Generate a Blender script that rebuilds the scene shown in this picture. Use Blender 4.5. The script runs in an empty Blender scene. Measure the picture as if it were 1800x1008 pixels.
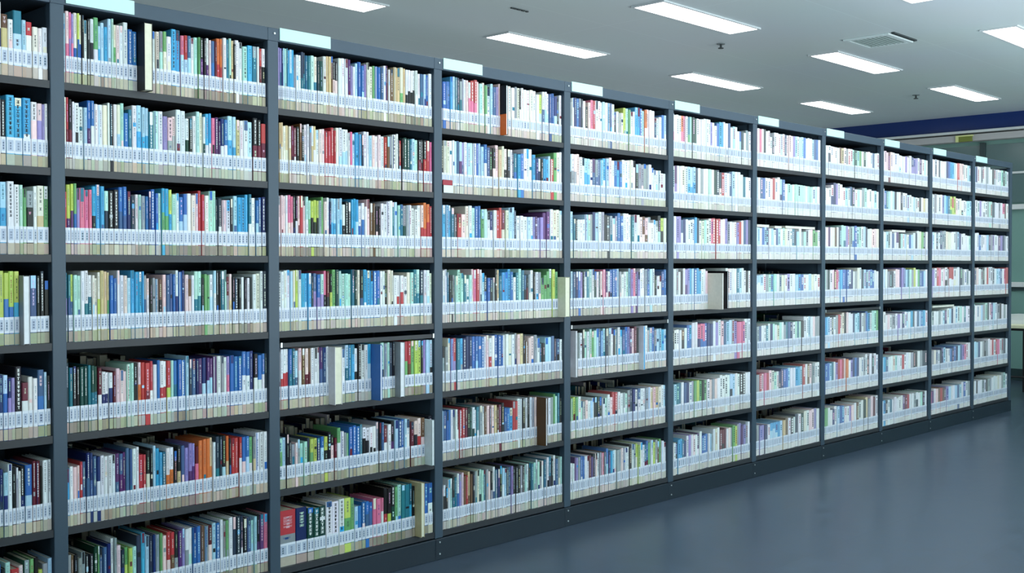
import bpy, bmesh, math, random
from mathutils import Vector, Matrix

C = bpy.context.scene.collection
SC = bpy.context.scene
PI = math.pi

# ------------------------------------------------------------------ camera
FPX = 1950.0
YAW, PITCH, ROLL = 0.80926, -0.01867, -0.00101
CAM = Vector((-1.67113, -3.75779, 1.35585))
fwd = Vector((math.sin(YAW) * math.cos(PITCH), math.cos(YAW) * math.cos(PITCH), math.sin(PITCH)))
right0 = Vector((math.cos(YAW), -math.sin(YAW), 0))
up0 = right0.cross(fwd)
right = right0 * math.cos(ROLL) + up0 * math.sin(ROLL)
up = -right0 * math.sin(ROLL) + up0 * math.cos(ROLL)
cam_data = bpy.data.cameras.new('camera')
cam_data.sensor_fit = 'HORIZONTAL'
cam_data.sensor_width = 36.0
cam_data.lens = 36.0 * FPX / 1800.0
cam_data.clip_start = 0.05
cam_data.clip_end = 100
cam = bpy.data.objects.new('camera', cam_data)
C.objects.link(cam)
m = Matrix((right, up, -fwd)).transposed().to_4x4()
m.translation = CAM
cam.matrix_world = m
SC.camera = cam

# two added area lights without a modelled source, tilted up to brighten the ceiling
for (nm, lx, ly, lz, rx, rz, sx, sy, pw) in (('ceiling_fill', 3.8, -5.2, 0.7, PI / 2 + 1.5, 0.0, 13.0, 1.6, 1000), ('ceiling_fill', 6.0, 4.6, 1.0, PI / 2 + 1.3, PI, 12.0, 1.4, 52)):
    ld = bpy.data.lights.new(nm, 'AREA')
    ld.shape = 'RECTANGLE'
    ld.size, ld.size_y = sx, sy
    ld.energy = pw
    ld.color = (0.90, 0.97, 1.0)
    lo = bpy.data.objects.new(nm, ld)
    C.objects.link(lo)
    lo.location = (lx, ly, lz)
    lo.rotation_euler = (rx, 0, rz)

# ------------------------------------------------------------------ view and world
SC.view_settings.view_transform = 'Standard'
SC.view_settings.look = 'None'
SC.view_settings.gamma = 1.0
SC.view_settings.use_curve_mapping = False
SC.view_settings.exposure = 0.2
w = bpy.data.worlds.new('world')
SC.world = w
w.use_nodes = True
w.node_tree.nodes['Background'].inputs[0].default_value = (0.80, 0.92, 1.0, 1)
w.node_tree.nodes['Background'].inputs[1].default_value = 0.3
LIGHT = 7.6           # emission of the ceiling fittings


def project(p):
    d = Vector(p) - CAM
    z = d.dot(fwd)
    return 900 + FPX * d.dot(right) / z, 504 - FPX * d.dot(up) / z


def s_of_px(px, z=1.3):
    """place along the bookcase front (y = 0) seen at picture column px"""
    d = fwd + right * ((px - 900) / FPX)
    t = -CAM.y / d.y
    q = CAM + d * t
    return q.x


# ------------------------------------------------------------------ materials
def lin(c):
    return tuple(((v / 255) / 12.92 if v / 255 <= 0.04045 else ((v / 255 + 0.055) / 1.055) ** 2.4) for v in c)


def mat(name, rgb, rough=0.5, metal=0.0, spec=0.5, noise=0.0, nscale=20.0, bump=0.0, bscale=200.0, coat=0.0):
    mt = bpy.data.materials.new(name)
    mt.use_nodes = True
    nt = mt.node_tree
    b = nt.nodes['Principled BSDF']
    c = lin(rgb)
    b.inputs['Base Color'].default_value = (*c, 1)
    b.inputs['Roughness'].default_value = rough
    b.inputs['Metallic'].default_value = metal
    b.inputs['Specular IOR Level'].default_value = spec
    b.inputs['Coat Weight'].default_value = coat
    tc = nt.nodes.new('ShaderNodeTexCoord')
    if noise > 0:
        n = nt.nodes.new('ShaderNodeTexNoise')
        n.inputs['Scale'].default_value = nscale
        n.inputs['Detail'].default_value = 4
        nt.links.new(tc.outputs['Object'], n.inputs['Vector'])
        r = nt.nodes.new('ShaderNodeMixRGB')
        r.inputs[1].default_value = (*[v * (1 - noise) for v in c], 1)
        r.inputs[2].default_value = (*[min(1, v * (1 + noise)) for v in c], 1)
        nt.links.new(n.outputs['Fac'], r.inputs[0])
        nt.links.new(r.outputs[0], b.inputs['Base Color'])
    if bump > 0:
        n2 = nt.nodes.new('ShaderNodeTexNoise')
        n2.inputs['Scale'].default_value = bscale
        nt.links.new(tc.outputs['Object'], n2.inputs['Vector'])
        bp = nt.nodes.new('ShaderNodeBump')
        bp.inputs['Strength'].default_value = bump
        bp.inputs['Distance'].default_value = 0.002
        nt.links.new(n2.outputs['Fac'], bp.inputs['Height'])
        nt.links.new(bp.outputs[0], b.inputs['Normal'])
    return mt


def mat_attr(name, rough):
    """colour of each printed area comes from the mesh's own colour attribute"""
    mt = bpy.data.materials.new(name)
    mt.use_nodes = True
    nt = mt.node_tree
    b = nt.nodes['Principled BSDF']
    a = nt.nodes.new('ShaderNodeAttribute')
    a.attribute_name = 'Col'
    tc = nt.nodes.new('ShaderNodeTexCoord')
    n = nt.nodes.new('ShaderNodeTexNoise')
    n.inputs['Scale'].default_value = 60
    n.inputs['Detail'].default_value = 3
    nt.links.new(tc.outputs['Object'], n.inputs['Vector'])
    mp = nt.nodes.new('ShaderNodeMapRange')
    mp.inputs['To Min'].default_value = 0.86
    mp.inputs['To Max'].default_value = 1.08
    nt.links.new(n.outputs['Fac'], mp.inputs['Value'])
    mx = nt.nodes.new('ShaderNodeVectorMath')
    mx.operation = 'SCALE'
    nt.links.new(a.outputs['Color'], mx.inputs[0])
    nt.links.new(mp.outputs[0], mx.inputs['Scale'])
    nt.links.new(mx.outputs[0], b.inputs['Base Color'])
    b.inputs['Roughness'].default_value = rough
    b.inputs['Specular IOR Level'].default_value = 0.3
    return mt


def mat_emit(name, rgb, strength):
    mt = bpy.data.materials.new(name)
    mt.use_nodes = True
    b = mt.node_tree.nodes['Principled BSDF']
    b.inputs['Base Color'].default_value = (0.9, 0.9, 0.9, 1)
    b.inputs['Emission Color'].default_value = (*rgb, 1)
    b.inputs['Emission Strength'].default_value = strength
    return mt


M = {}
M['steel'] = mat('charcoal_painted_steel', (56, 72, 86), 0.42, 0.0, 0.4, noise=0.06, nscale=3, bump=0.05, bscale=400)
M['steel_dark'] = mat('dark_painted_steel', (28, 39, 49), 0.4, 0.0, 0.4, noise=0.05, nscale=4)
M['shelf'] = mat('grey_shelf_steel', (46, 48, 52), 0.45, 0.0, 0.4, noise=0.05, nscale=4)
M['plate'] = mat('pale_mint_card', (186, 222, 216), 0.35, noise=0.03, nscale=8)
M['screw'] = mat('bright_zinc_screw', (200, 206, 206), 0.3, 0.6)
M['book'] = mat_attr('printed_book_cover', 0.38)
M['paper'] = mat_attr('paper_label', 0.45)
M['page'] = mat('book_page_edges', (214, 206, 186), 0.8, noise=0.12, nscale=300)
M['lamp'] = mat_emit('lit_lamp_diffuser', (0.96, 0.985, 1.0), LIGHT)
M['lampframe'] = mat('white_lamp_frame', (205, 212, 214), 0.4)
M['wall'] = mat('off_white_wall_paint', (176, 190, 190), 0.6, noise=0.03, nscale=3)
M['green'] = mat('pale_green_wall_panel', (112, 150, 142), 0.35, noise=0.04, nscale=2)
M['glassgreen'] = mat('green_tinted_glass', (84, 108, 108), 0.16, 0.0, 0.6, noise=0.05, nscale=1.5)
M['blue'] = mat('deep_blue_fascia', (0, 40, 104), 0.4, noise=0.08, nscale=2)
M['white'] = mat('white_painted_trim', (206, 212, 212), 0.4)
M['beam'] = mat('grey_white_shutter_box', (176, 176, 176), 0.5, noise=0.04, nscale=3)
M['darktrim'] = mat('dark_mullion_paint', (34, 56, 58), 0.4)
M['tabletop'] = mat('cream_laminate', (214, 214, 180), 0.35, noise=0.03, nscale=5)
M['black'] = mat('black_metal', (22, 24, 26), 0.4)
M['vent'] = mat('grey_grille', (140, 156, 154), 0.5)
M['ventframe'] = mat('pale_vent_frame', (214, 228, 228), 0.5)
M['slot'] = mat('dark_slot', (48, 56, 58), 0.6)
M['signgreen'] = mat('yellow_green_sign', (112, 124, 40), 0.4)
M['signpale'] = mat('pale_yellow_sign', (214, 220, 150), 0.4)
M['detector'] = mat('grey_plastic_detector', (110, 122, 124), 0.5)
M['red'] = mat('dark_red_plastic', (150, 22, 44), 0.4)


# ceiling: smooth painted panels with faint seams
def ceiling_mat():
    mt = mat('grey_ceiling_panels', (214, 228, 230), 0.42, spec=0.35)
    nt = mt.node_tree
    b = nt.nodes['Principled BSDF']
    tc = nt.nodes.new('ShaderNodeTexCoord')
    br = nt.nodes.new('ShaderNodeTexBrick')
    br.offset = 0.0
    br.inputs['Scale'].default_value = 1.0
    br.inputs['Brick Width'].default_value = 2.42
    br.inputs['Row Height'].default_value = 1.46
    br.inputs['Mortar Size'].default_value = 0.006
    br.inputs['Mortar Smooth'].default_value = 0.4
    c = lin((214, 228, 230))
    br.inputs['Color1'].default_value = (*c, 1)
    br.inputs['Color2'].default_value = (*[v * 0.985 for v in c], 1)
    br.inputs['Mortar'].default_value = (*[min(1, v * 1.08) for v in c], 1)
    nt.links.new(tc.outputs['Object'], br.inputs['Vector'])
    n = nt.nodes.new('ShaderNodeTexNoise')
    n.inputs['Scale'].default_value = 0.7
    nt.links.new(tc.outputs['Object'], n.inputs['Vector'])
    mx = nt.nodes.new('ShaderNodeMixRGB')
    mx.blend_type = 'MULTIPLY'
    mx.inputs[0].default_value = 0.12
    nt.links.new(br.outputs['Color'], mx.inputs[1])
    nt.links.new(n.outputs['Color'], mx.inputs[2])
    nt.links.new(mx.outputs[0], b.inputs['Base Color'])
    return mt


def floor_mat():
    mt = mat('blue_grey_vinyl_floor', (62, 76, 96), 0.3, spec=0.5)
    nt = mt.node_tree
    b = nt.nodes['Principled BSDF']
    tc = nt.nodes.new('ShaderNodeTexCoord')
    n = nt.nodes.new('ShaderNodeTexNoise')
    n.inputs['Scale'].default_value = 9
    n.inputs['Detail'].default_value = 8
    n.inputs['Roughness'].default_value = 0.7
    nt.links.new(tc.outputs['Object'], n.inputs['Vector'])
    cr = nt.nodes.new('ShaderNodeValToRGB')
    cr.color_ramp.elements[0].position = 0.3
    cr.color_ramp.elements[0].color = (*lin((47, 59, 73)), 1)
    cr.color_ramp.elements[1].position = 0.7
    cr.color_ramp.elements[1].color = (*lin((63, 78, 95)), 1)
    nt.links.new(n.outputs['Fac'], cr.inputs[0])
    br = nt.nodes.new('ShaderNodeTexBrick')
    br.offset = 0.0
    br.inputs['Scale'].default_value = 1.0
    br.inputs['Brick Width'].default_value = 0.6
    br.inputs['Row Height'].default_value = 0.6
    br.inputs['Mortar Size'].default_value = 0.0018
    br.inputs['Color1'].default_value = (1, 1, 1, 1)
    br.inputs['Color2'].default_value = (0.93, 0.93, 0.94, 1)
    br.inputs['Mortar'].default_value = (0.75, 0.75, 0.75, 1)
    nt.links.new(tc.outputs['Object'], br.inputs['Vector'])
    mx = nt.nodes.new('ShaderNodeMixRGB')
    mx.blend_type = 'MULTIPLY'
    mx.inputs[0].default_value = 1
    nt.links.new(cr.outputs[0], mx.inputs[1])
    nt.links.new(br.outputs['Color'], mx.inputs[2])
    nt.links.new(mx.outputs[0], b.inputs['Base Color'])
    mr = nt.nodes.new('ShaderNodeMapRange')
    mr.inputs['To Min'].default_value = 0.24
    mr.inputs['To Max'].default_value = 0.36
    nt.links.new(n.outputs['Fac'], mr.inputs['Value'])
    nt.links.new(mr.outputs[0], b.inputs['Roughness'])
    return mt


M['ceiling'] = ceiling_mat()
M['floor'] = floor_mat()


# ------------------------------------------------------------------ mesh helpers
class MB:
    """collects faces, with a colour per face"""
    def __init__(self):
        self.v = []
        self.f = []
        self.c = []

    def quad(self, a, b, c, d, col=(1, 1, 1)):
        n = len(self.v)
        self.v += [a, b, c, d]
        self.f.append((n, n + 1, n + 2, n + 3))
        self.c.append(col)

    def box(self, x0, x1, y0, y1, z0, z1, col=(1, 1, 1), skip=''):
        P = [(x0, y0, z0), (x1, y0, z0), (x1, y1, z0), (x0, y1, z0), (x0, y0, z1), (x1, y0, z1), (x1, y1, z1), (x0, y1, z1)]
        F = {'b': (0, 3, 2, 1), 't': (4, 5, 6, 7), 'f': (0, 1, 5, 4), 'k': (2, 3, 7, 6), 'l': (3, 0, 4, 7), 'r': (1, 2, 6, 5)}
        n = len(self.v)
        self.v += P
        for k, q in F.items():
            if k not in skip:
                self.f.append(tuple(n + i for i in q))
                self.c.append(col)

    def front(self, x0, x1, z0, z1, y, col):
        """rectangle facing -y"""
        self.quad((x0, y, z0), (x1, y, z0), (x1, y, z1), (x0, y, z1), col)

    def tube(self, a, b, r, n=10, col=(1, 1, 1)):
        a = Vector(a); b = Vector(b)
        d = (b - a).normalized()
        u = d.orthogonal().normalized()
        v = d.cross(u)
        k = len(self.v)
        for p in (a, b):
            for i in range(n):
                t = 2 * PI * i / n
                self.v.append(tuple(p + u * (r * math.cos(t)) + v * (r * math.sin(t))))
        for i in range(n):
            j = (i + 1) % n
            self.f.append((k + i, k + j, k + n + j, k + n + i)); self.c.append(col)
        self.f.append(tuple(k + i for i in reversed(range(n)))); self.c.append(col)
        self.f.append(tuple(k + n + i for i in range(n))); self.c.append(col)

    def build(self, name, material, parent=None, attr=False, bevel=0.0, loc=None):
        me = bpy.data.meshes.new(name)
        me.from_pydata(self.v, [], self.f)
        if attr:
            ca = me.color_attributes.new('Col', 'FLOAT_COLOR', 'CORNER')
            data = []
            for poly, c in zip(me.polygons, self.c):
                data += [c[0], c[1], c[2], 1.0] * len(poly.vertices)
            ca.data.foreach_set('color', data)
        me.materials.append(material)
        o = bpy.data.objects.new(name, me)
        C.objects.link(o)
        if parent:
            o.parent = parent
        if loc:
            o.location = loc
        if bevel:
            bv = o.modifiers.new('bevel', 'BEVEL')
            bv.width = bevel
            bv.segments = 2
            bv.limit_method = 'ANGLE'
        return o


def empty(name, loc, rot=0):
    o = bpy.data.objects.new(name, None)
    C.objects.link(o)
    o.location = loc
    o.rotation_euler = (0, 0, rot)
    o.empty_display_size = 0.05
    return o


def tag(o, label=None, cat=None, group=None, kind=None):
    if label: o['label'] = label
    if cat: o['category'] = cat
    if group: o['group'] = group
    if kind: o['kind'] = kind
    return o


def simple(name, box, material, parent=None, bevel=0.0):
    b = MB()
    b.box(*box)
    return b.build(name, material, parent, bevel=bevel)


# ------------------------------------------------------------------ room shell
CEIL = 3.15
RX0, RX1, RY0, RY1 = -6.0, 11.85, -7.0, 5.6
tag(simple('floor', (RX0, RX1, RY0, RY1, -0.1, 0), M['floor']), kind='structure')
tag(simple('ceiling', (RX0, RX1, RY0, RY1, CEIL, CEIL + 0.1), M['ceiling']), kind='structure')
tag(simple('wall_left', (RX0 - 0.1, RX0, RY0, RY1, 0, CEIL), M['wall']), kind='structure')
tag(simple('wall_front', (RX0, RX1, RY0 - 0.1, RY0, 0, CEIL), M['wall']), kind='structure')
tag(simple('wall_back', (RX0, RX1, RY1, RY1 + 0.1, 0, CEIL), M['wall']), kind='structure')
# far wall: pale green dado, rail, glazed upper part, shutter box, blue fascia
tag(simple('wall_right', (RX1, RX1 + 0.1, RY0, RY1, 0, CEIL), M['green']), kind='structure')
tag(simple('baseboard_right', (RX1 - 0.02, RX1, RY0, RY1, 0, 0.14), M['darktrim']), kind='structure')
o = simple('trim_1', (RX1 - 0.05, RX1, RY0, RY1, 1.10, 1.16), M['white'], bevel=0.006)
tag(o, 'white horizontal rail running along the far green wall', kind='structure')
o = simple('trim_2', (RX1 - 0.03, RX1, RY0, RY1, 1.06, 1.10), M['darktrim'])
tag(o, kind='structure')
wn = empty('window_1', (RX1, 0, 2.07))
tag(wn, 'long green-tinted upper glazing band of the far wall', kind='structure')
b = MB()
for (y0, y1) in ((RY0 + 0.02, -3.46), (-3.40, -1.08), (-1.02, 1.30), (1.36, 3.66), (3.72, RY1 - 0.02)):
    b.box(-0.022, -0.006, y0, y1, 0.02, 0.72)
b.build('window_pane', M['glassgreen'], wn)
b = MB()
for y in (-3.43, -1.05, 1.33, 3.69):
    b.box(-0.05, -0.004, y - 0.03, y + 0.03, 0.0, 0.75)
b.build('window_mullion', M['darktrim'], wn, bevel=0.003)
simple('window_reflection_bar', (-0.05, -0.002, RY0 + .01, RY1 - .01, 0.36, 0.385), M['white'], wn, bevel=0.003)  # white bar stands in for ceiling lights reflected in the glass
simple('window_sill', (-0.07, -0.002, RY0 + .01, RY1 - .01, -0.06, 0.0), M['white'], wn, bevel=0.005)
tag(simple('trim_3', (RX1 - 0.14, RX1, RY0, RY1, 2.84, 2.92), M['beam'], bevel=0.006), kind='structure')
tag(simple('trim_4', (RX1 - 0.17, RX1, RY0, RY1, 2.935, 2.965), M['white'], bevel=0.005), kind='structure')
tag(simple('trim_5', (RX1 - 0.10, RX1, RY0, RY1, 2.965, CEIL), M['blue']), kind='structure')

# green sign hung on the shutter box
sg = empty('hanging_sign', (RX1 - 0.155, 1.53, 2.835))
tag(sg, 'small yellow-green sign on the pale beam under the blue fascia', 'sign')
simple('sign_board', (-0.012, 0.012, -0.12, 0.04, 0.0, 0.062), M['signgreen'], sg, bevel=0.003)
simple('sign_edge', (-0.014, 0.014, 0.04, 0.075, 0.0, 0.078), M['signpale'], sg)
simple('sign_top', (-0.014, 0.014, -0.13, 0.04, 0.062, 0.078), M['signpale'], sg)

# ------------------------------------------------------------------ ceiling fittings
LX = [-0.40 + 0.0, 2.04, 4.47, 6.93, 9.37 + 0.0]
light_names = {}
GRID_X = [2.05, 4.47, 6.93, 9.36]
GRID_Y = [-1.97, -0.62, 0.82, 2.27]
ordin_row = {0.82: 'row just behind the bookcase front', 2.27: 'row beyond the bookcase', -0.62: 'row over the near aisle'}


def make_light():
    root = empty('ceiling_light', (0, 0, CEIL))
    b = MB()
    L, W, t = 1.24, 0.28, 0.018
    b.box(0, L, -W / 2, -W / 2 + t, -0.012, -0.0005)
    b.box(0, L, W / 2 - t, W / 2, -0.012, -0.0005)
    b.box(0, t, -W / 2 + t, W / 2 - t, -0.012, -0.0005)
    b.box(L - t, L, -W / 2 + t, W / 2 - t, -0.012, -0.0005)
    b.build('frame', M['lampframe'], root)
    d = MB()
    d.box(t, L - t, -W / 2 + t, W / 2 - t, -0.009, -0.0006)
    d.build('diffuser', M['lamp'], root)
    return root


light0 = make_light()
used = False
LBL = {
    (4.47, 0.82): 'long lit ceiling light panel, largest fully visible one near the top centre',
    (6.93, 0.82): 'lit ceiling light panel just below the square air vent',
    (9.36, 0.82): 'lit ceiling light panel at right, nearest the blue fascia',
    (4.47, 2.27): 'long lit ceiling light panel above the third and fourth bookcase bays',
    (6.93, 2.27): 'lit ceiling light panel above the sixth bookcase bay, below the sprinkler head',
    (9.36, 2.27): 'smallest lit ceiling light panel, low over the seventh and eighth bays',
    (2.05, 2.27): 'lit ceiling light panel cut by the top edge, above the second full bay',
    (6.93, -0.62): 'lit ceiling light panel cut off by the right edge of the photo',
    (4.47, -0.62): 'lit ceiling light whose tip shows at the top edge, right of centre',
}
for gx in GRID_X:
    for gy in GRID_Y:
        if gx > 9 and gy < -1:
            continue
        if used:
            r = light0.copy()
            C.objects.link(r)
            for ch in light0.children:
                c2 = ch.copy()
                C.objects.link(c2)
                c2.parent = r
        else:
            r = light0
            used = True
        r.location = (gx, gy, CEIL)
        key = (round(gx, 2), round(gy, 2))
        tag(r, LBL.get(key, 'lit ceiling light panel outside the photo'), 'ceiling light', 'ceiling light panels')

# air vent with a slot beside it
vt = empty('ceiling_vent', (6.76, 0.25, CEIL))
tag(vt, 'square grey air vent with pale frame in the ceiling', 'vent')
b = MB()
for (x0, x1, y0, y1) in ((-.22, .22, -.19, -.15), (-.22, .22, .15, .19), (-.22, -.18, -.15, .15), (.18, .22, -.15, .15)):
    b.box(x0, x1, y0, y1, -0.014, -0.0005)
b.build('vent_frame', M['ventframe'], vt, bevel=0.002)
b = MB()
b.box(-.18, .18, -.15, .15, -0.004, -0.0006)
for i in range(9):
    y = -.135 + i * .034
    b.box(-.18, .18, y, y + .012, -0.011, -0.004)
b.build('vent_grille', M['vent'], vt)
tag(simple('ceiling_slot', (6.54, 6.95, 0.015, 0.04, CEIL - 0.012, CEIL - 0.0005), M['slot']),
    'narrow dark slot in the ceiling beside the square air vent', 'slot')
b = MB()
for i, (dx, wd) in enumerate(((0, .05), (.06, .035), (.105, .03), (.15, .02))):
    b.box(3.92 + dx, 3.92 + dx + wd, 1.57, 1.585, CEIL - 0.008, CEIL - 0.0005)
tag(b.build('air_slot', M['slot']), 'short broken dark slot in the ceiling near the top centre', 'slot')


def sprinkler(x, y, label, s=1.0):
    r = empty('sprinkler', (x, y, CEIL))
    tag(r, label, 'sprinkler', 'sprinkler heads in the ceiling')
    b = MB()
    b.tube((0, 0, -0.006), (0, 0, -0.0005), 0.045 * s, 16)
    b.build('escutcheon', M['detector'], r)
    b = MB()
    b.tube((0, 0, -0.045 * s), (0, 0, -0.006), 0.012 * s, 10)
    b.tube((0, 0, -0.052 * s), (0, 0, -0.045 * s), 0.03 * s, 12)
    b.build('sprinkler_head', M['slot'], r)


sprinkler(6.01, 1.23, 'small dark sprinkler head in ceiling between the two largest light panels', 0.75)
sprinkler(9.73, 1.24, 'small sprinkler head in ceiling between the two farthest light panels', 0.8)

# ------------------------------------------------------------------ the bookcase
IDX = [0.01653, 0.9879, 1.97975, 2.98563, 4.00271, 5.01413, 6.01496, 7.02041, 8.00205, 8.99654, 9.97941]
POST = [-0.885] + [v * 0.9 for v in IDX]     # upright centre lines; POST[0] is left of the frame
ZS = [1.990, 1.693, 1.396, 1.092, 0.773, 0.449, 0.130]
H = 2.307
TB = 0.026      # shelf edge
DEPTH = 0.48
PW = 0.05
ORD = ['cut-off bay at the left edge', 'first full bay from the left', 'second full bay from the left', 'third full bay from the left',
       'fourth full bay from the left', 'fifth full bay from the left', 'sixth full bay from the left', 'seventh full bay from the left',
       'third bay from the right end', 'second bay from the right end', 'last bay at the right end']


def upright(root, x):
    b = MB()
    h = PW / 2
    b.box(-h + x, h + x, 0, 0.035, 0.10, H - 0.05)                 # front face of the upright
    b.box(-0.012 + x, 0.012 + x, 0.035, DEPTH - 0.035, 0.02, H - 0.05)
    b.box(-h + x, h + x, DEPTH - 0.035, DEPTH, 0.10, H - 0.05)
    b.build('upright', M['steel'], root, bevel=0.003)


for k in range(11):
    x0, x1 = POST[k], POST[k + 1]
    W = x1 - x0
    root = empty('bookcase_bay', (x0, 0, 0))
    tag(root, 'charcoal steel library bookcase, ' + ORD[k] + ', seven shelves of books', 'bookcase', 'joined bookcase bays')
    upright(root, 0)
    if k == 10:
        upright(root, W)
        # closed end panel
    h = PW / 2
    xe = W + (h if k == 10 else -h)
    for i, z in enumerate(ZS):
        b = MB()
        b.box(h, W - h, 0.004, DEPTH - 0.004, z - 0.004, z)
        b.box(h, W - h, 0.004, 0.008, z - TB, z - 0.004)
        b.build('shelf_board', M['shelf'], root)
    # header with the top panel
    b = MB()
    b.box(-h if k == 0 else -h + 0.0005, xe, -0.002, 0.02, H - 0.052, H)
    b.box(-h if k == 0 else -h + 0.0005, xe, 0.02, DEPTH, H - 0.012, H)
    b.box(-h if k == 0 else -h + 0.0005, xe, DEPTH - 0.02, DEPTH, H - 0.05, H - 0.012)
    b.build('top_panel', M['steel'], root, bevel=0.002)
    b = MB()
    b.box(-h + 0.0005, xe, -0.004, 0.018, 0.0, 0.098)
    b.build('plinth', M['steel_dark'], root, bevel=0.002)
    b = MB()
    b.box(-h + 0.0005, xe, DEPTH - 0.018, DEPTH, 0.0, 0.098)
    b.build('plinth', M['steel_dark'], root, bevel=0.002)
    # name card at the left of the header
    if k > 0:
        b = MB()
        b.box(h + 0.004, h + 0.256, -0.006, -0.002, H - 0.046, H + 0.004)
        b.build('card_holder', M['plate'], root, bevel=0.001)
    b = MB()
    b.box(-h + 0.001, xe, DEPTH, DEPTH + 0.004, 0.02, H - 0.012)
    b.build('back_light_block', M['steel_dark'], root)  # added sheet that shuts out light from behind, keeping the gaps dark
    for (sx, sz) in ((0.004, H - 0.022), (0.0, 0.082), (0.0, 0.028)):
        b = MB()
        b.tube((sx, -0.007, sz), (sx, -0.001, sz), 0.0042, 8)
        b.build('screw', M['screw'], root)
    # spare cross rail under the fourth shelf of three bays
    if k in (2, 4, 7):
        b = MB()
        b.box(h, W - h, 0.002, 0.014, 1.026, 1.044)
        b.build('cross_rail', M['shelf'], root)
        for sx in (h + 0.008, W - h - 0.008):
            b = MB()
            b.box(sx - 0.004, sx + 0.004, -0.002, 0.002, 1.026, 1.046)
            b.build('rail_clip', M['screw'], root)

# ------------------------------------------------------------------ the books
PAL = {
    'w': (218, 222, 226), 'c': (218, 216, 194), 'g': (142, 152, 158), 'k': (22, 26, 30), 'n': (22, 42, 104), 'b': (34, 100, 180),
    's': (48, 160, 214), 'l': (160, 204, 228), 't': (28, 112, 136), 'd': (12, 66, 54), 'e': (98, 168, 98), 'm': (164, 216, 200),
    'y': (186, 208, 84), 'r': (190, 50, 54), 'p': (222, 104, 142), 'v': (140, 124, 190), 'u': (84, 42, 104), 'o': (216, 104, 40),
    'q': (106, 74, 46), 'a': (104, 26, 44), 'z': (206, 184, 134), 'h': (230, 198, 198), 'x': (56, 92, 140), 'i': (38, 56, 74)}
CN = {'w': 'white', 'c': 'cream', 'g': 'grey', 'k': 'black', 'n': 'navy', 'b': 'blue', 's': 'sky-blue', 'l': 'pale-blue', 't': 'teal',
      'd': 'dark-green', 'e': 'green', 'm': 'mint', 'y': 'lime', 'r': 'red', 'p': 'pink', 'v': 'lilac', 'u': 'purple', 'o': 'orange',
      'q': 'brown', 'a': 'maroon', 'z': 'tan', 'h': 'rose', 'x': 'slate-blue', 'i': 'charcoal'}
DARK = set('kndtuqaxibr')
NUM = ['', 'first', 'second', 'third', 'fourth', 'fifth', 'sixth', 'seventh', 'eighth', 'ninth', 'tenth', 'eleventh', 'twelfth', 'thirteenth',
       'fourteenth', 'fifteenth', 'sixteenth', 'seventeenth', 'eighteenth', 'nineteenth']
TENS = ['', '', 'twenty', 'thirty', 'forty', 'fifty', 'sixty', 'seventy', 'eighty']


def ordinal(n):
    if n < 20:
        return NUM[n]
    t, u = divmod(n, 10)
    return (TENS[t][:-1] + 'ieth') if u == 0 else TENS[t] + '-' + NUM[u]


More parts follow.
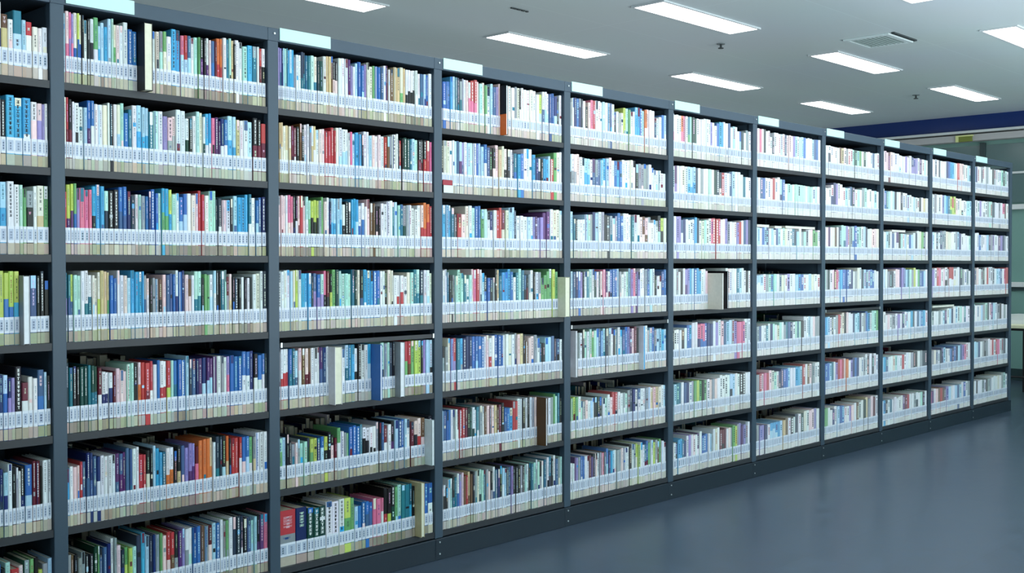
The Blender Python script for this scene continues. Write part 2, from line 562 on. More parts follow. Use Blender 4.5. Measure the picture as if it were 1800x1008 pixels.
BOOKS = """
0.1 wn95 qz66 w55 tl78 l54 rw56 c45 w44 w45
0.2 w74 K75 S88 S88 S88 Wh76 hv75 v73 w73
0.3 b93 ls98 w98 W86 m84 e74 gk78 w84 cz88 e86
0.4 y96 yb96 yb96 ys96 gw812!3 x88 K84 K95 k76
0.5 n74 lb75 nv64 v64 K97 aw57 w65 w65 xb87 l73 k64
0.6 n84 ln75 w95 k84 g83 w73 Kn85 bl88 A94 A95 k73 W95 W95
0.7 k74 md85 rk68 h74 d86 e84 k84 yg54 g65 l74
1.1 l92 hp93 pv92 vp92 cb93 yb92 cb92 k92 W83 K82 wk83 ew94 ls72 l83 s73 l93 m92 ce82 H83 w83 w94 B74 B74 kc913!5 w83 C83 gm83 ec83 w74 S94 s94 pl83 rl83 xl83 w83 m83 E82 Ku83 K82 wu82 h82 xb83 a82 or93 or92 w93 t92 m92 z92 K82 w93 w93 M84 s84 t84 w82 ra82 wk83
1.2 c92 ra92 ka93 w82 W84 W74 l73 bu93 bw93 w83 w84 c84 w92 K93 w93 cl93 m93 b74 t83 w94 ls94 ls93 ls93 T84 m84 w84 v74 Hg74 Hg73 w94 w94 Wd73 K73 w83 m93 c93 wd82 sw93 sw92 p83 U83 u72 nw83 bw83 ls94 ls93 z83 w83 w84 l84 Ka94 Ka93 ra84
1.3 r72 yu94 yu93 eb93 v83 p85 P84 p83 sk94 S94 s94 mi84 K85 K85 bx94 bx94 n84 i74 w73 m73 g74 b73 n83 B94 b83 m83 se93 se94 ys93 m84 w83 bl74 bl84 w84 c84 h83 r93 r83 w84 m94 m93 i72 i74 h74 W74 K73 l84 s84 S84 s93 tw93 w84 bl73 X83 N84
1.4 tv93 tx83 yx83 m84 m84 w94 Wt94 wt84 c83 C73 cy93 z94 z94 ze92 b84 b74 w93 w84 h84 l74 s94 s94 S94 s92 gx83 hw73 k73 g73 g74 qk74 h84 x84 x83 b83 wn93 b94 n93 h84 qh73 w83 mt94 mt94 k73 e83 e83 wl84 lw93 K93 k92 T94 m92 ag73 hz83 k73 K74 k73 w73 k73 w73 k73 w84 C84 W93 i94
1.5 i93 t84 K84 K83 D84 D84 t83 dt84 dt83 aw74 Wn64 wn63 wn64 a63 h74 h64 h63 M84 m83 k84 ho83 r84 r85 rw83 w74 b83 wr84 wr83 ry84 m83 bt84 b84 B84 l93 i83 x84 n83 u84 nl84 ul83 ul83 u84 w84 g83 w83 vp83 b84 b84 B84 bw94 bw94 n94 kw84 bw84 bw83 i82
1.6 s63 w64 h64 h63 r73 x74 Nx94 nx93 x84 nw84 W84 w84 W84 w84 ux84 xu84 u83 x94 x93 w94 w93 r75 r73 kc84 k83 l93 s84 S73 T74 wo84 wo84 k74 kz84 x84 v74 vu84 vu83 ap74 o94 o94 o94 zo93 w83 it94 i93 kl94 oz93 k83 r84 r84 rw83 bh84 bl84 ew84 gz83 w94 W94 w94
1.7 g74 q73 k74 g64 g74 K64 K64 d84 e82 x74 x74 n84 w93 g93 h74 in64 ey64 y64 m64 i95 s94 l84 i84 n83 g84 e83 h74 rh84 rq84 kg84 u84 v83 wg84 wm84 b84 b84 q84 g84 ah84 l84 B84 w93 g83 e83 w94 i94 I94 i93 K84 x84 m73 l83 ku83 u84 p84
2.1 hv92 v92 vx92 n92 l92 m92 t92 s92 ls93 s93 g72 w83 w83 it93 it92 t84 t83 m84 ct84 i73 d74 w94 z93 z93 q93 Kh83 Kh83 w94 w94 w94 u93 v73 w73 l83 b94 b84 v83 c93 C84 e83 b84 b83 x84 w93 a93 w82 q84 z94 z94 ce94 z93 wk93 wk93 wk93 Wk93 Ww93 w83 x84 l83 b83 w94
2.2 K83 z92 zc93 c84 zc84 cz83 a83 A84 K84 q93 K84 w93 W93 g83 wz93 zw93 w84 h84 h84 R84 r84 R94 r83 cw94 Wl94 Wl95 wl93 w83 p83 l84 s84 s84 i83 w94 w93 l84 h84 w84 h84 W84 r84 q84 g83 W95 w93 i72 r73 k83 D84 D84 t83 l84 m84 Ka84 Ka83 KR84 r84 p83
2.3 H92 H93 h93 h93 w93 ph94 ph93 K93 kw93 H93 r94 h83 mw94 me83 yk84 yk84 yk83 g84 e93 h84 w93 n83 ls93 ls94 l94 ls93 wk74 K84 K84 s93 s93 sl94 wb74 wb84 w73 h94 q84 q83 k74 k73 w84 W84 W94 w94 t93 l94 m83 t84 Gd84 g83 w84 W74 W74 w84 hr84 or94 or94 R83
2.4 W94 w93 w94 w94 l93 c93 y93 w94 s84 s84 s84 i73 xv84 bv84 mv84 pk93 ak94 ky83 E94 d94 m93 M84 m84 m84 t94 d93 c93 kx94 s94 S94 s94 B94 b94 w93 w93 k93 c94 c93 w74 wr74 wr74 w74 c84 m84 t94 mt94 It94 w93 w94 c83
2.5 g83 wr93 wr94 wr93 bt94 t94 lx84 hw94 q94 ha94 qa93 w94 w94 w93 ux94 x94 w93 wc916!4 w84 Lt94 t94 s94 wk84 K94 W94 w94 sl94 bw912!6 mi94 g94 M93 i94 K93 gw911!3 re94 rq94 e94 y94 Y94 k93 v93 l94 l94
2.6 me65 l64 k73 K53 g44 h43 g53 m44 m44 id53 ye54 Y54 N54 bl54 yk54 k64 kh54 a43 ew74 w64 g53 e53 b74 B74 B74 t73 Wk64 Wk64 w64 w64 g73 k73 x73 aw64 ww64 ku74 l74 X74 B73 l73 w74 a64 hk64 hr74 qh74 ww65!5 k74
2.7 rg819 n812 D77 D76 D77 W87 W87 W86 ye87 e84 l54 b54 B64 bx64 bx54 p64 p65 pw63 kr94 ky94 Kd94 e93 m94 t94 t95 ts93 k83 zc910!4 b84 bw85
3.1 b73 b74 b73 b73 s93 l93 t93 i93 gt83 g92 w93 h93 wp83 Rp94 Rp94 h93 m84 C93 e83 w84 l93 x84 v83 h92 kwo97!4 c94 c94 w94 g93 C93 kw82 w93 w94 w94 c94 w94 w84 yl84 wx93 wl93 wl93 x93 b93 nl84 k83 w93
3.2 k84 c94 c94 w94 w93 l93 x93 lu94 vx93 w94 l94 l94 w94 b93 l93 l84 bw94 x84 k84 kh84 h94 z84 c93 hk84 k84 w83 i73 tb74 s74 b74 w94 w94 w94 s74 n64 wn63 k63 s63 s64 l73 r64 e94 c94 w93
3.3 b93 s94 L93 s93 t84 k64 r65 h65 c94 w94 m84 b94 b93 e84 m84 w74 nw74 w84 r84 r93 ac84 c84 l94 l93 i83 w64 w64 w65 l64 w63 v63 u63 v63 v64 u84 u84 w94 c94 c94 w93
3.4 x83 w93 w93 t83 k73 k63 g73 m74 M94 m84 t74 w64 ml74 h93 p94 r94 w93 l84 Kb74 b64 k64 g63 k93 z93 t74 s84 s84 S94 b84 w64 t84 m94 t94 xk73 ka63 g73 w94 k83 W84 g84 e64 e74 e84 e94 y94 e84 cc66!5
3.5 g83 kg63 g64 c93 v94 rv94 t94 s94 N94 n94 n94 b94 b94 b94 B94 w93 h93 wr84 w94 b94 B94 b93 w93 w94 c94 w94 g93 h94 z94 k83 q64 h73 h84 g84 w74 i53 k54 l74 l74 x74 i63 x64 w63
3.6 l84 x84 b84 b83 w83 g84 w83 aw83 R84 R84 a84 k84 d83 wd84 w73 t84 g84 w83 q84 h84 a73 h84 z84 q73 a84 k84 bx64 b64 S65 r84 r84 W94 w93 k94 w93 k94 w93 g94 h93 qw913!6 k84 w84 g84 e93 m84 t93 k73
3.7 g54 wk64 k54 w84 m84 kt94 t84 wb94 v94 h94 q84 r84 zq94 q84 k93 g94 c94 mi94 m94 t94 g94 h84 kg84 wx94 t84 n84 k94 lw84 l84 i84 x84 v84 k84 K84 k84 g84 K84 m84 w84 k83 t84 m84 g93 m84 kg84 w84 t84 w94 ti94 k84 w94 x84 g84 m83
4.1 w93 g73 w93 n94 b94 n94 i93 w84 k64 h84 p94 r94 w94 w94 w94 l94 w94 g94 x93 w94 k64 w64 g64 w64 y84 m84 e83 w74 w73 s94 s94 B94 l84 oh94 h94 w94 w94 n64 w64 w74 b84 l84
4.2 lk94 wg94 hg94 h94 w84 w84 ls84 ls84 w84 ux84 gx84 x84 l84 s94 l94 h94 w84 b84 s84 b84 w94 w94 w94 c94 w94 k84 g84 g84 g84 g84 w84 w73 w63 w64 w64 w54 w54
4.3 w93 l94 t63 K63 w63 w64 w64 l84 m84 g84 n94 l94 w94 g94 k84 K84 g84 w74 x84 b94 b84 w94 w94 w94 t84 w94 w94 h84 qh84 hq84 w84 w64 w73 w74 km94 yk84 c84
4.4 i84 l84 x84 n84 b84 v84 k83 w84 t84 m94 w94 d84 w84 k83 h84 p94 u84 w84 b94 B94 b94 l94 g83 w74 w84 m84 g94 v94 p94 u84 v84 w94 w94 g94 xb94 l94 w94 k64 w64 w64 x84 b94
4.5 n94 ww97!3 k84 g84 w84 k94 m84 w84 m94 e84 m84 l94 x94 b84 l94 i94 g94 w94 k84 t84 w94 l84 x84 b94 v94 u84 h84 a94 k84 wsw910!3 w94 g74 l84 b84 g74 l74 l74 s74 l74
4.6 l63 e84 Y84 e84 w84 m63 g64 h64 w64 l64 w73 k74 d74 k74 w64 m64 w74 h64 r84 R84 w84 w74 g74 m74 g84 i84 n84 w84 xw84 w84 w84 g84 w84 z84 h84 z84 c84 w84 l84
4.7 k73 w64 w64 u83 v84 g84 b84 b84 w84 w84 a84 u74 k84 h84 w84 g84 p84 q84 bl94 n84 s84 l84 w84 g84 g84 h84 g84 w84 w84 k94 w94 g94 yc94 y84 w94 w84 t84 b94 e84 w94 y84 g94 q84 e94 w84 w74
5.1 wp94 w94 w94 w94 op94 p94 w94 te94 m94 d94 d94 w94 w94 w94 w94 w94 w94 v83 w84 w74 b84 s94 s94 w94 w94 x94 w74 l84 w84 w64 bl64 i64 w64 g74 w74
5.2 w94 uv94 w94 w94 c94 w94 ls94 ls94 ls94 i94 w94 g94 w94 w94 m94 w94 d94 i94 ih84 r84 w84 w84 x94 l94 w94 w94 w84 t74 w74 w74
5.3 v84 w94 v94 v94 xw84 n84 w84 w84 w84 w84 s94 i94 w84 c84 m84 c84 w94 p94 R94 R94 r94 w94 h94 v94 g84 w84 w84 w84 v84 r84 w94 x94 v94 i94
5.4 w94 w94 g94 w84 k84 w94 vu94 v94 s94 l94 B94 s94 s84 w94 w94 h84 cw724!10 kw87!4 w94 h94 w94 w94 w94 t94 l94 w94 w84 k84 w84
5.5 k64 w64 w64 w63 qk64 w74 b84 sb84 w94 w94 pn84 pb84 pb83 b84 n84 n84 w94 v84 w94 h94 x84 l84 l94 g94 v84 p84 p84 p84 w94 w94
5.6 k84 l84 t84 t84 w84 x84 n84 w84 g84 e84 y84 e84 k84 e84 w84 h84 g84 h84 w84 w94 w94 w94 w94 li94 l94 w94 w94 K94 K94 w94 w94
5.7 h64 w64 k64 s74 s74 t74 n64 w84 v84 w84 h84 w84 uw84 w94 b74 B74 b74 w73 l73 g73 w94 c94 w94 a84 ak84 a84 w84 h84 g84 e94 y84 g94 v94 u84 v84 g94 w94
6.1 p94 w94 p94 w94 k94 w84 w94 w64 i64 w84 w84 w84 l84 w84 n84 w84 h84 h84 v84 l84 w84 l84 l84 b84 w84 w84 w84 l84 x84 b84 w84
6.2 l84 w84 x84 b84 w84 w84 h84 r84 w84 w94 ln84 b84 w64 m64 m64 w64 m64 m64 m64 m64 w64 m64 m64 w64 m64 w64
6.3 w64 l64 w64 b64 l64 n64 w64 l64 w54 x64 l64 w64 m64 c64 w64 w64 t64 i64 l54 w64 g54 m54 g64 w64 h64 e64 e54 w64
6.4 lw64 lw64 lw64 w64 g64 m64 s64 m64 w64 g64 c64 w64 v64 w64 w64 l64 s64 b64 w64 w64 l64 c64 w64 w64
6.5 w54 g54 x54 w54 w54 t54 w64 n64 m64 w54 c54 m64 w64 g54 t64 x64 n64 w64 m64 t64 m64 k64 w84 w84 l84 w84 h84 g84 g84
6.6 g64 g64 r64 h64 p64 r64 h74 c74 m64 w64 ni64 n74 b74 b74 l74 w74 w74 s74 s74 l74 r84 w84 q84 h84 g84 w84 w84
6.7 k44 g54 v54 v54 n54 w54 sl54 sl54 sl54 s54 l54 z54 q64 w64 K64 w64 i74 w74 d74 c84 w84 h84 h84 v84 w84
7.1 m74 w64 wi64 w64 w64 w64 w64 q64 z64 h64 g64 h64 w64 m64 d64 m64 e64 w64 d64 w64 h64 w64 x64 w64 w64
7.2 w64 w64 w64 wn84 n94 v94 w94 w94 w74 l74 w74 x84 i84 w74 m74 w74 g84 m84 w74 w84 w74 l74 w74
7.3 w84 h84 u84 w84 c84 q84 w84 i84 m94 mt94 v94 w94 g94 mb94 b94 l94 m94 w94 l94 i94 w84 c84 h84 h84 c84
7.4 m84 g84 d84 w84 h84 a84 p84 l84 s84 b84 b84 b84 wn84 n84 w74 g74 c94 w94 i84 l84 x84 l84 b84 b84 w84 w74
7.5 b74 s74 l74 w74 i74 w74 g84 r84 w84 c94 k84 h94 w94 w84 n84 l84 l84 n84 w84 g84 b94 s84 w84 m94 m94 e94
7.6 t74 b74 b74 l74 t74 w74 v74 r84 p84 r84 h84 o84 w74 v74 n84 b84 n84 w84 w84 g84 w94 k84 w94 i84 w94 w84
7.7 e74 e74 w74 w64 n64 w74 l74 b74 b74 w64 w64 v64 h64 w74 q74 w74 w84 d84 z94 g84 h94 a84 w94
8.1 w84 h84 h84 a84 h84 w84 w84 w84 wl74 w74 w74 v74 w74 w84 nv74 v74 v74 w74 u74 w74 l74 w74
8.2 w94 b84 t84 l84 w84 l84 k84 w84 w84 k84 w84 w84 l74 w74 w64 l64 w64 w64 k64 w64 z64 w64
8.3 w74 w74 l74 g74 w74 x64 w74 uw74 k64 m64 w64 l64 c64 b64 l64 w74 i74 w84 c84 e84 k84 w84
8.4 w84 l84 w84 g74 i74 i74 w74 h84 h84 n84 v94 x94 l84 t84 m84 g84 y94 w84 e84 x74 b74 l74 w84
8.5 w94 w84 w64 h64 w64 g64 g64 w64 v64 w64 n74 w74 l74 w74 s74 i74 w74 x74 l74 b74 s74 w74
8.6 l64 s64 x64 w64 w64 c64 m64 w64 w64 r64 w64 w74 w74 g74 k74 k74 w74 g74 i74 i74
8.7 w54 s54 i54 w54 t54 w54 w64 w54 w64 w64 u64 a64 r64 w64 w64 g64 wi64 w64 m64 k64 w64
9.1 w84 w84 g84 w84 i84 w84 w84 w84 n84 b84 s84 s84 l84 w84 r84 h84 h84 w84 w84 l84 t84
9.2 w94 w94 g94 w94 w94 w94 v94 l94 s94 t94 ye94 ry84 y94 h84 w84 c84 wi74 w74 w74 l74 l74
9.3 v84 l84 w84 i84 w84 n94 g94 g94 c94 c94 c84 w94 w94 g94 l94 n84 w84 w84 w74 w74 m74
9.4 n84 v84 w94 r94 p94 w84 h84 wk94 g84 rw94 rw94 wc84 w84 w94 i94 g84 w84 g84 w74
9.5 w64 g64 w64 w64 g64 w64 l64 n64 w74 l74 n74 w84 l84 w84 m84 w84 t84 w84 w84
9.6 w64 g64 c64 g64 w64 i64 n74 l74 w64 w64 b64 n64 b74 n74 l74 x84 v74 p74 w84 w84
9.7 p54 u54 w64 h64 q64 r64 q64 u64 v64 l64 w64 w64 l64 x64 l64 w74 b74 w74 g74
10.1 l84 n84 w84 w84 g84 w84 w94 g94 w94 w84 k84 g84 w84 w84 w84 m84 d84 m84 w84
10.2 l94 w84 w84 v84 w84 wg84 w84 g84 m84 m84 i84 w84 w84 g84 w84 pw84 a84 w84
10.3 l94 w94 w94 b84 w84 w84 w84 l84 i84 g84 v84 w84 w84 u84 v84 n84 g84 w84
10.4 u84 g84 h94 w84 g84 k94 w94 r94 w94 w94 g94 w84 l84 l84 x84 w84 p84 r94
10.5 m94 w84 w84 w84 l84 g84 m94 i94 w94 n94 l94 w94 g84 k84 w84 g74 w74
10.6 w84 l84 l84 x84 w84 g84 k84 g84 w94 h84 r84 w84 r84 p84 w84 g84 i84 w84
10.7 c64 w64 k64 w64 w64 g64 w64 k64 g64 g64 w64 w74 w74 c74 w74 g84 m84 w74
"""


def vary(rgb, rnd, a=10):
    f = rnd.uniform(-a, a)
    gm = sum(rgb) / 3
    rgb = [gm + (v - gm) * 0.84 for v in rgb]
    return tuple(max(0, min(255, v + f + rnd.uniform(-a, a) * 0.6)) for v in rgb)


CARD = [(196, 186, 160), (180, 180, 146), (208, 194, 174), (160, 150, 128), (194, 196, 178), (206, 186, 168), (184, 174, 148)]


class Book:
    pass


def b_is_last(s1, seq):
    return abs(s1 - xb) < 0.002


books = []
rnd = random.Random(7)
for line in BOOKS.strip().splitlines():
    parts = line.split()
    k, row = parts[0].split('.')
    k, row = int(k), int(row) - 1
    toks = []
    for t in parts[1:]:
        pull = 0
        if '!' in t:
            t, pl = t.split('!')
            pull = int(pl) / 100.0
        i = 0
        while t[i].isalpha():
            i += 1
        toks.append((t[:i], int(t[i]), int(t[i + 1:]), pull))
    xa, xb = POST[k] + PW / 2 + 0.002, POST[k + 1] - PW / 2 - 0.002
    zmid = ZS[row] + 0.1
    pa = 0.0 if k == 0 else project((xa, 0.015, zmid))[0]
    pb = project((xb, 0.015, zmid))[0]
    if k == 0:
        xa = s_of_px(0)
    tot = sum(t[2] for t in toks)
    px = pa
    cardcol = rnd.choice(CARD)
    seq = []
    for (cols, hd, wd, pull) in toks:
        p2 = px + (pb - pa) * wd / tot
        s0, s1 = s_of_px(px), s_of_px(p2)
        seq.append((cols, hd, s0, s1, pull))
        px = p2
    # rescale so that the row fills the bay exactly
    S0, S1 = seq[0][2], seq[-1][3]
    f = (xb - xa) / (S1 - S0)
    n = 0
    far = max(0.0, min(1.0, (k - 2) / 4.0))  # far bays: overexposure put into the cover and foot label colours
    extra = []
    if k == 0:                                   # the part of the left bay outside the frame
        x = xa
        while x > POST[0] + PW / 2 + 0.03:
            wd = rnd.uniform(0.010, 0.022)
            extra.append((rnd.choice('wcglbmtxhk'), rnd.randint(5, 8), x - wd, x, 0))
            x -= wd
        extra.reverse()
    for (cols, hd, s0, s1, pull) in extra + [(c, h_, xa + (a - S0) * f, xa + (b_ - S0) * f, p) for (c, h_, a, b_, p) in seq]:
        if cols[0] == 'f':
            continue
        if pull and b_is_last(s1, seq):
            slots = [(cols, hd, s0, s1, pull)]
        elif pull:
            # the visible cover side takes its share of the picture width; the rest of the slot holds a hidden neighbour
            az0 = math.atan2(s0 - CAM.x, -CAM.y)
            shift = (-CAM.y) * math.tan(math.atan2(s0 - CAM.x, -CAM.y - pull)) - (s0 - CAM.x)
            wf = max(0.012, (s1 - s0) - shift)
            slots = [(cols, hd, s0, s0 + wf, pull)]
            if s1 - (s0 + wf) > 0.008:
                slots.append(('w', max(4, hd - 1), s0 + wf, s1, 0))
        else:
            slots = [(cols, hd, s0, s1, 0)]
        for (cc, hh, a, b_, pl) in slots:
            B = Book()
            n += 1
            B.k, B.row, B.n = k, row, n
            B.cols = cc
            B.bold = cc[0].isupper()
            B.c1 = cc[0].lower()
            B.c2 = cc[1].lower() if len(cc) > 1 else None
            B.c3 = cc[2].lower() if len(cc) > 2 else None
            B.x0, B.x1 = a + 0.0005, b_ - 0.0005
            B.h = 0.125 + 0.0133 * hh + rnd.uniform(-0.004, 0.004)
            if k in (4, 5) and row >= 5:
                B.h -= 0.016
            B.h = min(B.h, 0.256 if row else 0.252)
            if k in (2, 4, 7) and row == 4:
                B.h = min(B.h, 0.245)
            B.pull = pl
            B.set = (0.012 + rnd.choice((0, 0, 0, 0.001, 0.001, 0.002, 0.003, 0.006)) + rnd.uniform(0, 0.0015)) if not pl else 0.012 - pl
            B.depth = rnd.uniform(0.150, 0.178)
            B.rgb1 = lin(vary(PAL[B.c1], rnd, 9))
            B.rgb2 = lin(vary(PAL[B.c2], rnd, 9)) if B.c2 else None
            if rnd.random() < 0.22:
                cardcol = rnd.choice(CARD)
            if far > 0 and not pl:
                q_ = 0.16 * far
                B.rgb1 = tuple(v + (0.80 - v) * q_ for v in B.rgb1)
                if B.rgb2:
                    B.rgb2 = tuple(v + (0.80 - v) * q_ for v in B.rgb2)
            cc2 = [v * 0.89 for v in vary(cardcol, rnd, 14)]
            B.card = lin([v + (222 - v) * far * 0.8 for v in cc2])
            if rnd.random() < 0.03:
                B.card = B.rgb1
            B.seed = rnd.random()
            B.title = None
            z = ZS[row]
            u0, _ = project((B.x0, B.set, z))
            u1, _ = project((B.x1, B.set, z))
            _, va = project((B.x0, B.set, z))
            _, vb = project((B.x0, B.set, z + B.h))
            w_ = min(u1, 1800) - max(u0, 0)
            h_ = min(va, 1008) - max(vb, 0)
            B.area = max(0, w_) * max(0, h_)
            if pl:
                B.area *= 1.0 + 40 * pl
            books.append(B)


def book_cover(B, mb, ox, oy, oz, detail):
    """cover boards and spine, printed titles included; origin at ox, oy, oz"""
    r = random.Random(B.seed)
    x0, x1, h, d = B.x0 - ox, B.x1 - ox, B.h, B.depth
    y0 = B.set - oy
    y1 = y0 + d
    z0 = ZS[B.row] - oz
    w = x1 - x0
    t = min(0.0018, w * 0.12)
    c = B.rgb1
    if B.pull:                                   # turned round: boards at both sides, page edges to the front
        side = B.rgb1
        zc = z0 + h * 0.42
        low = lin(PAL[B.c3]) if B.c3 else side
        mb.box(x0, x0 + t, y0, y1, zc, z0 + h, side)
        mb.box(x0, x0 + t, y0, y1, z0, zc, low, skip='t')
        mb.box(x1 - t, x1, y0, y1, z0, z0 + h, side)
        mb.box(x0 + t, x1 - t, y1 - t, y1, z0, z0 + h, side)
        return
    rb = min(0.003, w * 0.22)                    # rounded spine edges
    zs = [z0, z0 + h]
    if B.rgb2:
        zs = [z0, z0 + r.uniform(0.125, 0.16), z0 + h]
    for i in range(len(zs) - 1):
        cc = B.rgb2 if (B.rgb2 and i == 0) else c
        a, b = zs[i], zs[i + 1]
        mb.quad((x0 + rb, y0, a), (x1 - rb, y0, a), (x1 - rb, y0, b), (x0 + rb, y0, b), cc)
        mb.quad((x0, y0 + rb, a), (x0 + rb, y0, a), (x0 + rb, y0, b), (x0, y0 + rb, b), cc)
        mb.quad((x1 - rb, y0, a), (x1, y0 + rb, a), (x1, y0 + rb, b), (x1 - rb, y0, b), cc)
    ys = y0 + rb
    mb.quad((x0, y1, z0), (x0, ys, z0), (x0, ys, z0 + h), (x0, y1, z0 + h), c)
    mb.quad((x1, ys, z0), (x1, y1, z0), (x1, y1, z0 + h), (x1, ys, z0 + h), c)
    # inner faces of the boards and the spine's back, so the cover is closed
    mb.quad((x0 + t, ys, z0), (x0 + t, y1, z0), (x0 + t, y1, z0 + h), (x0 + t, ys, z0 + h), c)
    mb.quad((x1 - t, y1, z0), (x1 - t, ys, z0), (x1 - t, ys, z0 + h), (x1 - t, y1, z0 + h), c)
    mb.quad((x0, ys, z0 + h), (x0 + t, ys, z0 + h), (x0 + t, y1, z0 + h), (x0, y1, z0 + h), c)
    mb.quad((x1 - t, ys, z0 + h), (x1, ys, z0 + h), (x1, y1, z0 + h), (x1 - t, y1, z0 + h), c)
    mb.quad((x0 + rb, y0, z0 + h), (x1 - rb, y0, z0 + h), (x1, ys, z0 + h), (x0, ys, z0 + h), c)
    # printed bands and blocks across the spine
    if not B.rgb2 and detail:
        q = r.random()
        oc = lin(PAL[r.choice('wwckntbxaislgh')])
        yb = y0 - 0.00012
        if q < 0.22:
            mb.front(x0 + rb, x1 - rb, z0 + h - r.uniform(0.02, 0.05), z0 + h - 0.0005, yb, oc)
        elif q < 0.36:
            zz = z0 + h * r.uniform(0.5, 0.8)
            mb.front(x0 + rb, x1 - rb, zz, zz + r.uniform(0.006, 0.02), yb, oc)
        elif q < 0.5:
            mb.front(x0 + rb, x1 - rb, z0 + 0.094, z0 + r.uniform(0.105, 0.13), yb, oc)
        elif q < 0.62 and w > 0.012:
            mb.front(x0 + rb, x0 + w * 0.35, z0 + 0.001, z0 + h - 0.001, yb, oc)
    # printed title: a column of square characters
    yt = y0 - 0.00025
    xa, xb = x0 + rb, x1 - rb
    wi = xb - xa
    for i in range(len(zs) - 1):
        cc = B.c2 if (B.rgb2 and i == 0) else B.c1
        lo, hi = max(zs[i], z0 + 0.097), zs[i + 1] - 0.008
        if hi - lo < 0.02:
            continue
        if not B.bold and r.random() < (0.16 if detail else 0.55):
            continue
        if B.rgb2 and i == 0 and r.random() < 0.6:
            continue
        dark = cc in DARK
        if B.bold and i == len(zs) - 2:
            ink = lin((236, 240, 238)) if dark else lin((30, 34, 40))
            gw = wi * r.uniform(0.5, 0.66)
            gh = min(0.0115, gw * 1.3)
            gap = gh * 0.38
            B.title = 'white' if dark else 'dark'
        else:
            base = PAL[cc]
            if dark:
                ink = lin([v + (235 - v) * r.uniform(0.65, 1.0) for v in base])
            else:
                q = r.choice([(40, 50, 60), (40, 50, 60), (30, 70, 130), (150, 40, 60), (90, 100, 110), (40, 100, 110)])
                f2 = r.uniform(0.55, 1.0)
                ink = lin([v + (q_ - v) * f2 for v, q_ in zip(base, q)])
            gw = wi * r.uniform(0.36, 0.6)
            gh = min(0.009, gw * 1.2)
            gap = gh * 0.4
            hi = hi - r.uniform(0, 0.02)
            lo = lo + (hi - lo) * r.uniform(0, 0.45)
        cx = (xa + xb) / 2 + wi * r.uniform(-0.05, 0.05)
        z = hi
        g = 0
        while z - gh > lo and g < 14:
            g += 1
            if detail:
                # each character: a few strokes
                s = gw / 2
                mb.front(cx - s, cx + s, z - gh * 0.16, z, yt, ink)
                mb.front(cx - s * r.uniform(0.1, 0.5), cx + s * r.uniform(0.1, 0.5), z - gh, z - gh * 0.16, yt, ink)
                if r.random() < 0.7:
                    mb.front(cx - s * 0.95, cx + s * 0.95, z - gh * 0.62, z - gh * 0.44, yt, ink)
                if r.random() < 0.6:
                    mb.front(cx - s, cx + s * 0.9, z - gh, z - gh * 0.84, yt, ink)
            else:
                mb.front(cx - gw / 2, cx + gw / 2, z - gh, z, yt, ink)
            z -= gh + gap
            if not B.bold and r.random() < 0.08:
                z -= gh * 1.5


def book_pages(B, mb, ox, oy, oz, inset=True):
    x0, x1, h, d = B.x0 - ox, B.x1 - ox, B.h, B.depth
    w = x1 - x0
    t = min(0.0018, w * 0.12)
    y0 = B.set - oy
    z0 = ZS[B.row] - oz
    pc = lin((172, 164, 146)) if not B.pull else lin(PAL[B.c2] if B.c2 else PAL['w'])  # standing books: shade on the page tops put into a darker paper colour
    if B.pull:
        mb.box(x0 + t, x1 - t, y0 + 0.002, y0 + d - t, z0 + 0.003, z0 + h - 0.003, pc)
    else:
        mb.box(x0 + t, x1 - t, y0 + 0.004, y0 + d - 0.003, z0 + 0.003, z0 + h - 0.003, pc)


def book_label(B, mb, ox, oy, oz, detail):
    """white call-number label with its printed lines"""
    x0, x1 = B.x0 - ox + 0.0003, B.x1 - ox - 0.0003
    y = B.set - oy - 0.0004
    z0 = ZS[B.row] - oz
    r = random.Random(B.seed + 1)
    zl, zh = z0 + 0.040, z0 + 0.094
    wcol = lin((214, 219, 228))
    mb.box(x0, x1, y, y + 0.0003, zl, zh, wcol, skip='k')
    w = x1 - x0
    pc = lin((172, 184, 202))
    n = 1 if w < 0.026 else 2
    for i in range(n):
        a = x0 + w * i / n
        b = x0 + w * (i + 1) / n
        m_ = min(0.0030, (b - a) * 0.2)
        mb.front(a + m_, b - m_, zl + 0.008, zh - 0.009, y - 0.0002, pc)
        if detail or r.random() < 0.5:
            q = lin(r.choice([(92, 104, 130), (110, 122, 146), (80, 100, 116), (130, 140, 160)]))
            mm = (a + b) / 2
            hw = (b - a) * r.uniform(0.08, 0.17)
            for (p, q2) in ((0.013, 0.019), (0.022, 0.028), (0.031, 0.037)):
                mb.front(mm - hw, mm + hw, zl + p, zl + q2, y - 0.0004, q)


def book_card(B, mb, ox, oy, oz):
    """older beige label along the foot of the spine"""
    x0, x1 = B.x0 - ox + 0.0002, B.x1 - ox - 0.0002
    y = B.set - oy - 0.0003
    z0 = ZS[B.row] - oz
    mb.box(x0, x1, y, y + 0.0002, z0 + 0.001, z0 + 0.0375, B.card, skip='k')


